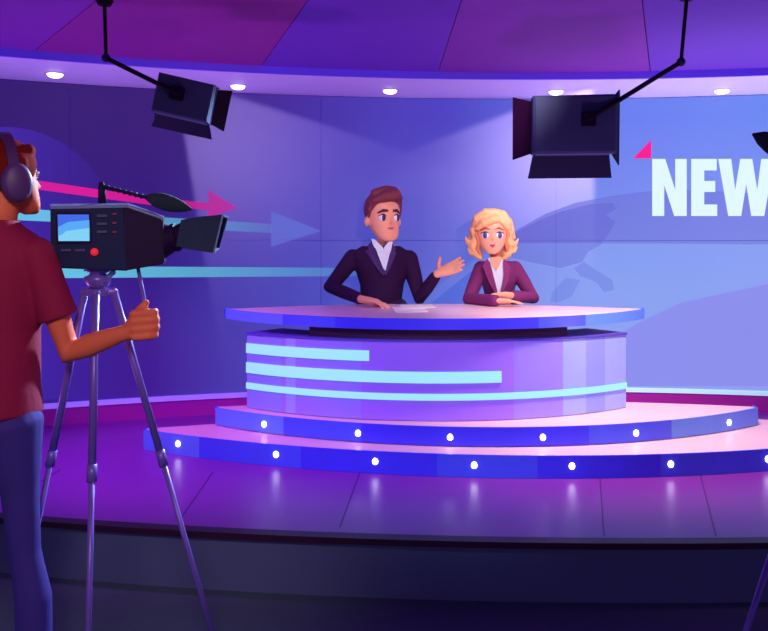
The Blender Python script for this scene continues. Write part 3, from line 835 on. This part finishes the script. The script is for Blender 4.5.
loft(bm, [cring(p, y, h, d, grow=.006) for p, y, h, d in [(-22, 414, 59.5, .152), (-22, 385, 57, .142)] + TC[5:]])
for a, b_ in ((csh, cel), (csh2, cel2)):
    e = a.lerp(b_, .64)
    tube(bm, [a, a.lerp(e, .5), e], [.062, .060, .064], n=20, ball=False)
    ell(bm, a, (.062, .062, .062))
solid(bm, .0075, 'tshirt', 'tshirt', cmn, 4)
bm = NB()
tube(bm, [C(8, 425), C(20, 490), C(25, 552), C(33.5, 598), C(34, 640), C(33, 695, .02)], [.108, .0585, .048, .056, .055, .048], n=20)
tube(bm, [C(-56, 425), C(-60, 490), C(-62, 552), C(-66, 600), C(-66, 640), C(-66, 695, .02)], [.108, .085, .062, .062, .055, .048], n=20)
loft(bm, [cring(-22, y, h, .135) for y, h in ((398, 56), (420, 58), (445, 56), (462, 42))])
solid(bm, .0075, 'trousers', 'trousers', cmn, 3)
for x in (31, -66):
    a = C(x, 690, .02); bm = NB()
    tube(bm, [Vector((a.x, a.y - .01, .055)), Vector((a.x + .06, a.y + .13, .046))], [.052, .045], n=14); tube(bm, [Vector((a.x, a.y, .06)), Vector((a.x, a.y, .12))], [.05, .042])
    solid(bm, .01, 'shoe', 'shoe', cmn, 1)
face(cmn, xc, 'iris_brown', 'brow', 'lips_m', ew=.05, eh=.035, ex=.12, ey=.49)
P = PX(xc); s = 75 / sc; R = xc.to_quaternion().to_matrix()
bm = NB(); ell(bm, P(0, .03, .62), (.365 * s, .43 * s, .43 * s), R, seg=32)
cutplane(bm, P(0, -.33, .60), (R @ Vector((0, -.90, -.43))).normalized())
tube(bm, [P(-.2, -.24, .88), P(.0, -.33, .86), P(.2, -.24, .88)], [.07 * s, .08 * s, .07 * s])
tube(bm, [P(0, .30, .5), P(0, .28, .3), P(0, .20, .12)], [.2 * s, .18 * s, .1 * s], flat=1)
for sg in (-1, 1): tube(bm, [P(sg * .30, -.12, .7), P(sg * .325, -.12, .5), P(sg * .32, -.1, .36)], [.07 * s, .045 * s, .03 * s])
solid(bm, .0058, 'hair', 'hair_c', cmn, 2)
hp = thing('headphones', P(0, 0, 1.0), 'dark violet headphones with large round cups worn by the person in red', 'headphones')
bm = NB()
band = [P(.42 * math.sin(a), .03, .56 + .54 * math.cos(a)) for a in [math.radians(-88 + 176 * i / 20) for i in range(21)]]
rings = []
for i, p in enumerate(band):
    n0 = (R @ Vector((math.sin(math.radians(-88 + 176 * i / 20)), 0, math.cos(math.radians(-88 + 176 * i / 20))))); u = R @ Vector((0, 1, 0))
    rings.append([p + n0 * .005 + u * .016, p - n0 * .003 + u * .016, p - n0 * .003 - u * .016, p + n0 * .005 - u * .016])
loft(bm, rings); obj('headband', bm, 'band', hp)
for sg in (-1, 1):
    c = P(sg * .395, .0, .42); bm = NB()
    Rc = R @ Matrix.Rotation(sg * .0, 3, 'Z')
    def cr(o, a, b): return [c + R @ Vector((sg * o, math.cos(2 * PI * k / 28) * a, math.sin(2 * PI * k / 28) * b)) for k in range(28)]
    loft(bm, [cr(-.024, .036, .048), cr(-.02, .044, .058), cr(.0, .046, .062), cr(.018, .044, .060), cr(.028, .034, .048)])
    ob_ = obj('ear_cup', bm, 'cup', hp, True)
    bm = NB(); loft(bm, [cr(-.036, .036, .048), cr(-.03, .042, .055), cr(-.02, .040, .053)]); obj('ear_pad', bm, 'band', ob_, True)

# ------------------------------------------------------------------ television camera on tripod
def tv_camera(T, label):
    """T: photograph position to place"""
    t = thing('television_camera', T(88, 271, 0), label, 'camera')
    up = Vector((0, 0, 1))
    def slab(bm, q0, q1, mi=0):       # two quads of (px, py, dd)
        loft(bm, [[T(*a) for a in q0], [T(*a) for a in q1]], mi)
    bm = NB(); slab(bm, [(50, 207, -.04), (51, 268, -.04), (128, 271, -.045), (123, 206, -.045)], [(58, 209, .12), (59, 265, .12), (132, 268, .12), (130, 209, .12)])
    bmesh.ops.recalc_face_normals(bm, faces=bm.faces); bmesh.ops.bevel(bm, geom=bm.edges[:], offset=.004, segments=2, affect='EDGES'); obj('body', bm, 'camera_body', t)
    bm = NB(); slab(bm, [(124, 205, -.044), (124, 271, -.044), (134, 267, .12), (132, 208, .12)], [(163, 219, -.012), (164, 264, -.012), (166, 262, .09), (165, 220, .09)])
    bmesh.ops.recalc_face_normals(bm, faces=bm.faces); bmesh.ops.bevel(bm, geom=bm.edges[:], offset=.004, segments=2, affect='EDGES'); fr = obj('front_housing', bm, 'camera_front', t)
    bm = NB(); loft(bm, [[T(50, 206, -.044), T(50, 204, .02), T(50.5, 209, -.044)], [T(128, 205, -.047), T(128, 203, .02), T(128, 207.5, -.047)], [T(164, 218, -.014), T(164, 216, .02), T(164, 220, -.014)]])
    obj('top_edge', bm, 'light_rim', t)
    # lens barrel, then matte box hood
    ax0, ax1 = T(160, 241, .045), T(186, 235, .045)
    bm = NB(); tube(bm, [ax0, ax0.lerp(ax1, .35), ax0.lerp(ax1, .6), ax1], [.062, .050, .038, .045], n=24, ball=False); tube(bm, [ax0.lerp(ax1, .52), ax0.lerp(ax1, .66)], [.047, .047], n=24, ball=False)
    obj('lens_barrel', bm, 'camera_front', t, False)
    bm = NB()
    a = [(181, 220, -.01), (176, 246, -.015), (179, 248, .09), (184, 222, .09)]
    b = [(222, 214.5, -.045), (213, 253, -.045), (218, 249, .13), (227, 217, .13)]
    def rr(q, o, dd=0): 
        c = sum((T(*p) for p in q), Vector()) / 4; return [c + (T(*p) - c) * o for p in q]
    midq = [tuple(Vector(x).lerp(Vector(y), .35)) for x, y in zip(a, b)]
    loft(bm, [rr(a, 1), rr(midq, 1.06), rr(b, 1), rr(b, .90), rr(midq, .9), rr(a, .85)])
    obj('lens_hood', bm, 'camera_hood', t)
    bm = NB(); loft(bm, [rr(b, 1.012), [p + (T(223, 215, 0) - T(221.5, 215, 0)) for p in rr(b, 1.012)], [p + (T(223, 215, 0) - T(221.5, 215, 0)) for p in rr(b, .93)], rr(b, .93)], cap=False); obj('hood_rim', bm, 'light_rim', t)
    # side screen with a picture
    z = -.048
    bm = NB(); slab(bm, [(55.5, 212, z), (56.5, 243, z), (91.5, 243, z), (90.5, 212, z)], [(55.5, 212, z + .012), (56.5, 243, z + .012), (91.5, 243, z + .012), (90.5, 212, z + .012)])
    mo = obj('monitor', bm, 'camera_front', t)
    def flatq(name, pts, m_, par, zz):
        bm = NB(); loft(bm, [[T(x, y, zz) for x, y in pts], [T(x, y, zz + .002) for x, y in pts]]); return obj(name, bm, m_, par)
    flatq('picture', [(57.5, 214.5), (58.5, 241), (89.5, 241), (88.8, 214.5)], M['mon_a'], mo, z - .003)
    flatq('picture_band', [(58, 227), (68, 222), (89.2, 220), (89.4, 228), (66, 231), (63, 234), (58.2, 236)], M['mon_b'], mo, z - .0045)
    flatq('picture_band', [(58.3, 236), (63, 234), (66, 231), (89.4, 228), (89.5, 241), (58.5, 241)], M['mon_c'], mo, z - .0045)
    c = T(94.5, 252, z + .004); bm = NB(); n = (T(94.5, 252, z - .01) - c).normalized(); tube(bm, [c, c + n * .012], [.0125, .011], n=20, ball=False); obj('record_button', bm, 'red_button', t, True)
    for x, y in ((97, 214.5), (97, 222.5), (97, 230.5)):
        bm = NB(); slab(bm, [(x, y, z + .006), (x, y + 2.6, z + .006), (x + 10, y + 2.6, z + .006), (x + 10, y, z + .006)], [(x, y, z - .004), (x, y + 2.6, z - .004), (x + 10, y + 2.6, z - .004), (x + 10, y, z - .004)]); obj('side_button', bm, 'camera_key', t)
    for x, y in ((61, 249), (75, 249)):
        bm = NB(); slab(bm, [(x, y, z + .01), (x, y + 2.4, z + .01), (x + 10, y + 2.4, z + .01), (x + 10, y, z + .01)], [(x, y, z - .001), (x, y + 2.4, z - .001), (x + 10, y + 2.4, z - .001), (x + 10, y, z - .001)]); obj('side_button', bm, 'camera_key', t)
    for x, y in ((112.5, 213), (112.5, 222), (112.5, 231)):
        bm = NB(); slab(bm, [(x, y, z + .006), (x, y + 1.8, z + .006), (x + 4, y + 1.8, z + .006), (x + 4, y, z + .006)], [(x, y, z - .002), (x, y + 1.8, z - .002), (x + 4, y + 1.8, z - .002), (x + 4, y, z - .002)]); obj('indicator_mark', bm, 'camera_mark', t)
    # panning handle held in the fist
    bm = NB(); tube(bm, [T(138, 268, .02), T(143, 294, -.03), T(149, 338, -.075)], [.006, .007, .008], n=12); obj('panning_handle', bm, 'tripod', t, True)
    return t
def scr(name, c, k):
    m = bpy.data.materials.new(name); m.use_nodes = True; nt = m.node_tree; nt.nodes.clear()
    o = nt.nodes.new('ShaderNodeOutputMaterial'); e = nt.nodes.new('ShaderNodeEmission'); e.inputs[0].default_value = (*lin(c), 1); e.inputs[1].default_value = k
    nt.links.new(e.outputs[0], o.inputs[0]); M[name] = m
scr('mon_a', (70, 108, 232), 1); scr('mon_b', (92, 170, 246), 1); scr('mon_c', (130, 210, 248), 1)
DT = 2.68
TL = lambda x, y, dd=0.: W(x, y, DT + dd)
tv_camera(TL, 'dark television camera with a small lit side screen held by the person in red')
# boom microphone of the left camera
def boom(pts_post, arm, mic, T, label, r):
    t = thing('boom_microphone', T(*pts_post[0]), label, 'microphone')
    bm = NB(); a, b = T(*pts_post[0]), T(*pts_post[1]); tube(bm, [a, a.lerp(b, .75), b], [r * 1.15, r, r * .6], n=14, ball=False); obj('post', bm, 'camera_front', t, True)
    bm = NB(); a, b = T(*arm[0]), T(*arm[1]); tube(bm, [a, b], [r * .5, r * .5], n=10)
    for i in range(1, 9): tube(bm, [a.lerp(b, i / 9), a.lerp(b, i / 9 + .03)], [r * .72, r * .72], n=10, ball=False)
    obj('arm', bm, 'light_side', t, True)
    bm = NB(); c0, c1 = T(*mic[0]), T(*mic[1]); n = 10
    prof = mic[2]
    tube(bm, [c0.lerp(c1, i / (len(prof) - 1)) for i in range(len(prof))], [max(.002, v) for v in prof], n=20, ball=False); obj('foam_cover', bm, 'mic_foam', t, True)
    return t
boom(((102.5, 206, .03), (101.5, 182, .03)), ((101.5, 186, .03), (152, 199, .03)), ((148, 197.5, .03), (192, 209.5, .03), [.012, .022, .027, .028, .026, .021, .014, .003]), TL,
     'dark foam boom microphone mounted on top of the television camera', .012)

def tripod(name, label, hub, feet, head_top, lit=True):
    t = thing(name, (hub.x, hub.y, 0), label, 'tripod')
    bm = NB(); tube(bm, [hub + Vector((0, 0, -.012)), hub + Vector((0, 0, .012))], .036, n=18, ball=False)
    for f in feet:
        u = (Vector(f) - hub); u.z = 0; u.normalize(); tube(bm, [hub, hub + u * .05], .014, n=10)
    obj('collar', bm, 'tripod', t)
    bm = NB()
    loft(bm, [ellring(hub + Vector((0, 0, z)), r, r, n=20) for z, r in ((.008, .02), (.02, .034), (.035, .042), (.05, .044), (.056, .03), (.06, .026), (head_top - hub.z - .012, .026), (head_top - hub.z - .004, .045), (head_top - hub.z, .045))])
    obj('pan_head', bm, 'tripod', t, True)
    bm = NB(); tube(bm, [hub + Vector((.03, -.01, .045)), hub + Vector((.055, -.015, .065))], [.006, .009], n=10); obj('lock_lever', bm, 'tripod_edge', t, True)
    for f in feet:
        f = Vector(f); u = (f - hub); v = u.copy(); v.z = 0; v.normalize(); a = hub + v * .05
        bm = NB(); tube(bm, [a, a.lerp(f, .42)], [.0125, .0125], n=14, ball=False)
        lg = obj('leg', bm, 'tripod', t, True)
        bm = NB(); tube(bm, [a.lerp(f, .40), a.lerp(f, .44)], [.016, .016], n=14, ball=False); obj('leg_clamp', bm, 'tripod', lg, True)
        bm = NB(); tube(bm, [a.lerp(f, .43), a.lerp(f, .985)], [.0095, .0085], n=14, ball=False); obj('lower_tube', bm, 'tripod', lg, True)
        bm = NB(); ell(bm, f + Vector((0, 0, .011)), (.018, .018, .011)); obj('foot', bm, 'camera_front', lg, True)
    return t
hubL = TL(98, 292, .03)
def ground(px, d): return ((px - 384) * d / F, d, 0)
tripod('tripod', 'violet metal tripod standing on the dark floor under the left television camera', hubL,
       [ground(6, 2.80), ground(86, 2.46), ground(226, 2.80)], TL(98, 269.5, .03).z)

# second camera mostly outside the frame on the right
DQ = 2.45
hubR = W(868, 300, DQ + .1)
RY = Matrix.Rotation(math.radians(62), 4, 'Z')
base = TL(98, 292, .03)
def TR_(x, y, dd=0.):
    v = TL(x, y, dd) - base
    return hubR + RY @ v
tv_camera(TR_, 'second television camera standing past the right edge, pointed into the set')
tripod('tripod', 'tripod of the second camera, one thin leg showing at the lower right corner', hubR,
       [ground(700, 2.33), ground(905, 2.75), ground(925, 2.30)], hubR.z + (TL(98, 269.5, .03).z - base.z))
boom(((862, 200, .12), (858, 160, .10)), ((858, 164, .10), (800, 158, .0)), ((812, 161, .0), (752.5, 134, .0), [.012, .026, .036, .040, .038, .031, .021, .003]), lambda x, y, dd=0.: W(x, y, DQ + dd),
     'dark foam boom microphone poking in from the edge near the word NEWS', .012)

# ------------------------------------------------------------------ hanging studio lights
def studio_light(label, c, w, h, dep, R, knee, top, mats, doors):
    """c: centre of the back face; R turns local x right, y into the scene, z up"""
    t = thing('studio_light', top, label, 'studio light', 'hanging studio lights with barn doors')
    L = lambda x, y, z: c + R @ Vector((x, y, z))
    hw_, hh = w / 2, h / 2
    bm = NB()
    def rq(y, a, b): return [L(-a, y, -b), L(a, y, -b), L(a, y, b), L(-a, y, b)]
    loft(bm, [rq(0, hw_ * .93, hh * .93), rq(.012, hw_, hh), rq(dep, hw_, hh), rq(dep, hw_ * .86, hh * .86), rq(dep - .04, hw_ * .84, hh * .84)])
    obj('housing', bm, mats[0], t)
    bm = NB(); loft(bm, [rq(dep - .035, hw_ * .83, hh * .83), rq(dep - .028, hw_ * .82, hh * .82)]); obj('lens', bm, 'light_lens', t)
    bm = NB(); box(bm, L(doors['mx'], -.02, doors['mz']), (.062, .05, .062), R, bev=.004); obj('mounting_block', bm, 'light_dark', t)
    bm = NB()   # cooling ribs under the housing
    for i in range(5):
        y = dep * (.15 + .17 * i); loft(bm, [[L(-hw_ * .9, y, -hh - .004), L(hw_ * .9, y, -hh - .004), L(hw_ * .9, y, -hh + .002), L(-hw_ * .9, y, -hh + .002)], [L(-hw_ * .9, y + .008, -hh - .004), L(hw_ * .9, y + .008, -hh - .004), L(hw_ * .9, y + .008, -hh + .002), L(-hw_ * .9, y + .008, -hh + .002)]])
    obj('cooling_rib', bm, 'light_rim', t)
    for side, (out, fw, sp, m_) in doors['d'].items():
        # hinge edge on the front rim; free edge flares outwards
        if side in 'tb':
            s_ = 1 if side == 't' else -1
            e = [(-hw_ * .95, dep, s_ * hh), (hw_ * .95, dep, s_ * hh), (hw_ + sp, dep + fw, s_ * (hh + out)), (-hw_ - sp, dep + fw, s_ * (hh + out))]
        else:
            s_ = 1 if side == 'r' else -1
            e = [(s_ * hw_, dep, -hh * .95), (s_ * hw_, dep, hh * .95), (s_ * (hw_ + out), dep + fw, hh + sp), (s_ * (hw_ + out), dep + fw, -hh - sp)]
        n = (L(*e[1]) - L(*e[0])).cross(L(*e[2]) - L(*e[0])).normalized() * .003
        bm = NB(); loft(bm, [[L(*p) - n for p in e], [L(*p) + n for p in e]]); obj('barn_door', bm, m_, t)
    bm = NB(); tube(bm, [L(doors['mx'], -.04, doors['mz']), knee], [.011, .011], n=12); obj('hanging_arm', bm, 'light_dark', t, True)
    bm = NB(); tube(bm, [knee, top], [.0085, .0085], n=12, ball=False); obj('hanging_rod', bm, 'light_dark', t, True)
    bm = NB(); ell(bm, knee, (.02, .02, .02)); obj('swivel_joint', bm, 'light_side', t, True)
    bm = NB(); tube(bm, [top + Vector((0, 0, -.02)), top], [.03, .04], n=18, ball=False); obj('ceiling_mount', bm, 'light_dark', t)
dR = 3.70
kR = W(681, 62, dR); tR = Vector((W(687, 0, dR).x, dR, ZC - .0015))
studio_light('larger dark studio light with open barn doors hanging from a bent arm above the anchors', W(575.5, 124, dR), .375, .262, .20,
             Matrix.Rotation(math.radians(-7), 3, 'Z') @ Matrix.Rotation(math.radians(4), 3, 'X'), kR, tR, ['light_body'],
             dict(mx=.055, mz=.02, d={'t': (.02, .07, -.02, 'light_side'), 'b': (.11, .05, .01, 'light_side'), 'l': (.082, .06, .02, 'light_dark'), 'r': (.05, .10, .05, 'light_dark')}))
dL = 3.78
kL = W(106, 58, dL); tL = Vector((W(104.5, 0, dL).x, dL, ZC - .0015))
studio_light('smaller tilted studio light with barn doors hanging above the television camera', W(183.5, 97.5, dL), .262, .178, .15,
             Matrix.Rotation(math.radians(12), 3, 'Y') @ Matrix.Rotation(math.radians(8), 3, 'Z') @ Matrix.Rotation(math.radians(2), 3, 'X'), kL, tL, ['light_body'],
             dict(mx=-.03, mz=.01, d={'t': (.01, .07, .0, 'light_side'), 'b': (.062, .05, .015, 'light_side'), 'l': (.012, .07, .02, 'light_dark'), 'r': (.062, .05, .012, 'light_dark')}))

# ------------------------------------------------------------------ light
w = bpy.data.worlds.new('studio'); S.world = w; w.use_nodes = True
w.node_tree.nodes['Background'].inputs[0].default_value = (.62, .42, .95, 1)
w.node_tree.nodes['Background'].inputs[1].default_value = .42

def masked_light(name, loc, planes, color, energy, axis, soft=.02, hot=2.0):
    """a profile lamp: its beam is cut by straight shutters (planes: inward normals through the lamp)"""
    l = bpy.data.lights.new(name, 'POINT'); l.energy = energy; l.color = color; l.shadow_soft_size = .02
    o = bpy.data.objects.new(name, l); COL.objects.link(o); o.location = loc
    l.use_nodes = True; nt = l.node_tree; em = nt.nodes['Emission']
    tc = nt.nodes.new('ShaderNodeTexCoord')
    def dot(v):
        n = nt.nodes.new('ShaderNodeVectorMath'); n.operation = 'DOT_PRODUCT'; n.inputs[1].default_value = v
        nt.links.new(tc.outputs['Normal'], n.inputs[0]); return n.outputs['Value']
    cur = None
    for p in planes:
        mr = nt.nodes.new('ShaderNodeMapRange'); mr.inputs['From Min'].default_value = 0; mr.inputs['From Max'].default_value = soft
        nt.links.new(dot(p), mr.inputs['Value'])
        if cur is None: cur = mr.outputs[0]
        else:
            mm = nt.nodes.new('ShaderNodeMath'); mm.operation = 'MULTIPLY'; nt.links.new(cur, mm.inputs[0]); nt.links.new(mr.outputs[0], mm.inputs[1]); cur = mm.outputs[0]
    a = nt.nodes.new('ShaderNodeMath'); a.operation = 'MAXIMUM'; a.inputs[1].default_value = 0; nt.links.new(dot(axis.normalized()), a.inputs[0])
    pw = nt.nodes.new('ShaderNodeMath'); pw.operation = 'POWER'; pw.inputs[1].default_value = hot; nt.links.new(a.outputs[0], pw.inputs[0])
    mm = nt.nodes.new('ShaderNodeMath'); mm.operation = 'MULTIPLY'; nt.links.new(cur, mm.inputs[0]); nt.links.new(pw.outputs[0], mm.inputs[1])
    nt.links.new(mm.outputs[0], em.inputs['Strength'])
    return o
def plane(L, a, b, inside):
    n = (wallpoint(*a) - L).cross(wallpoint(*b) - L).normalized()
    return n if n.dot(wallpoint(*inside) - L) > 0 else -n
LR = W(572, 140, 4.15)
masked_light('barn_door_beam', LR, [plane(LR, (597, 120), (597, 330), (500, 250)), plane(LR, (515, 108), (400, 151), (500, 250))], (1, .84, .84), 900, wallpoint(578, 140) - LR, hot=17)  # added masked light standing in for the larger studio light's beam
LL = W(205, 118, 4.2)
masked_light('barn_door_beam', LL, [plane(LL, (250, 99), (410, 150), (300, 220)), plane(LL, (183, 140), (194, 208), (300, 220))], (.76, .64, 1), 250, wallpoint(222, 130) - LL, hot=7)  # the same added stand-in for the smaller studio light's beam

def spot(name, loc, aim, color, energy, deg, blend=.5, size=.15):
    l = bpy.data.lights.new(name, 'SPOT'); l.energy = energy; l.color = color; l.spot_size = math.radians(deg); l.spot_blend = blend; l.shadow_soft_size = size
    o = bpy.data.objects.new(name, l); COL.objects.link(o); o.location = loc
    o.rotation_euler = (Vector(aim) - Vector(loc)).to_track_quat('-Z', 'Y').to_euler(); return o
spot('key_spot', (1.5, 4.3, 2.55), (1.35, 4.95, .8), (1, .88, .64), 270, 82, .9)
spot('anchor_key', (.6, 3.2, 2.45), (.45, 5.8, 1.40), (1, .86, .76), 125, 34, .5)
spot('violet_wash', (-2.0, 4.0, 2.45), (-1.1, 4.8, .3), (.62, .14, 1), 250, 70, .9)
spot('violet_wash', (3.6, 3.6, 2.45), (2.3, 4.6, .3), (1, .5, .9), 70, 70, .9)
spot('desk_front_fill', (.3, 1.2, 2.5), (.36, 4.7, .68), (.56, .56, 1), 400, 34, .6, .3)  # added spot, no lamp seen there, to brighten the desk front
spot('ceiling_fill', (-2.9, 3.4, .3), (-1.3, 3.7, 2.6), (.80, .32, 1), 105, 100, .9)  # added unseen uplights at both stage sides to lift the ceiling
spot('ceiling_fill', (3.7, 3.6, .5), (2.0, 4.0, 2.6), (.85, .55, 1), 110, 105, .9)
spot('front_fill', (.6, 2.2, .15), (.4, 4.2, 2.6), (.88, .42, 1), 85, 75, .7)  # added unseen spot below the frame, lifts the front of the ceiling
spot('rim_spot', (.05, 4.55, 2.4), (-1.1, 2.6, 1.2), (.55, .78, 1), 700, 50, .5, .04)
spot('crew_fill', (-.3, .1, 2.5), (-1.15, 2.55, 1.05), (1, .78, .74), 190, 44, .6, .3)  # added warm fill from the viewer's side to light the cameraman

spot('soffit_fill', (-2.2, 4.55, .32), (-1.75, 4.75, 2.56), (.52, .36, 1), 70, 80, .9)  # added unseen spots along the wall foot to brighten the soffit
spot('soffit_fill', (.3, 5.9, .32), (.3, 5.55, 2.56), (.72, .66, 1), 130, 80, .9)
spot('soffit_fill', (2.6, 5.5, .32), (2.4, 5.35, 2.56), (.78, .82, 1), 150, 80, .9)
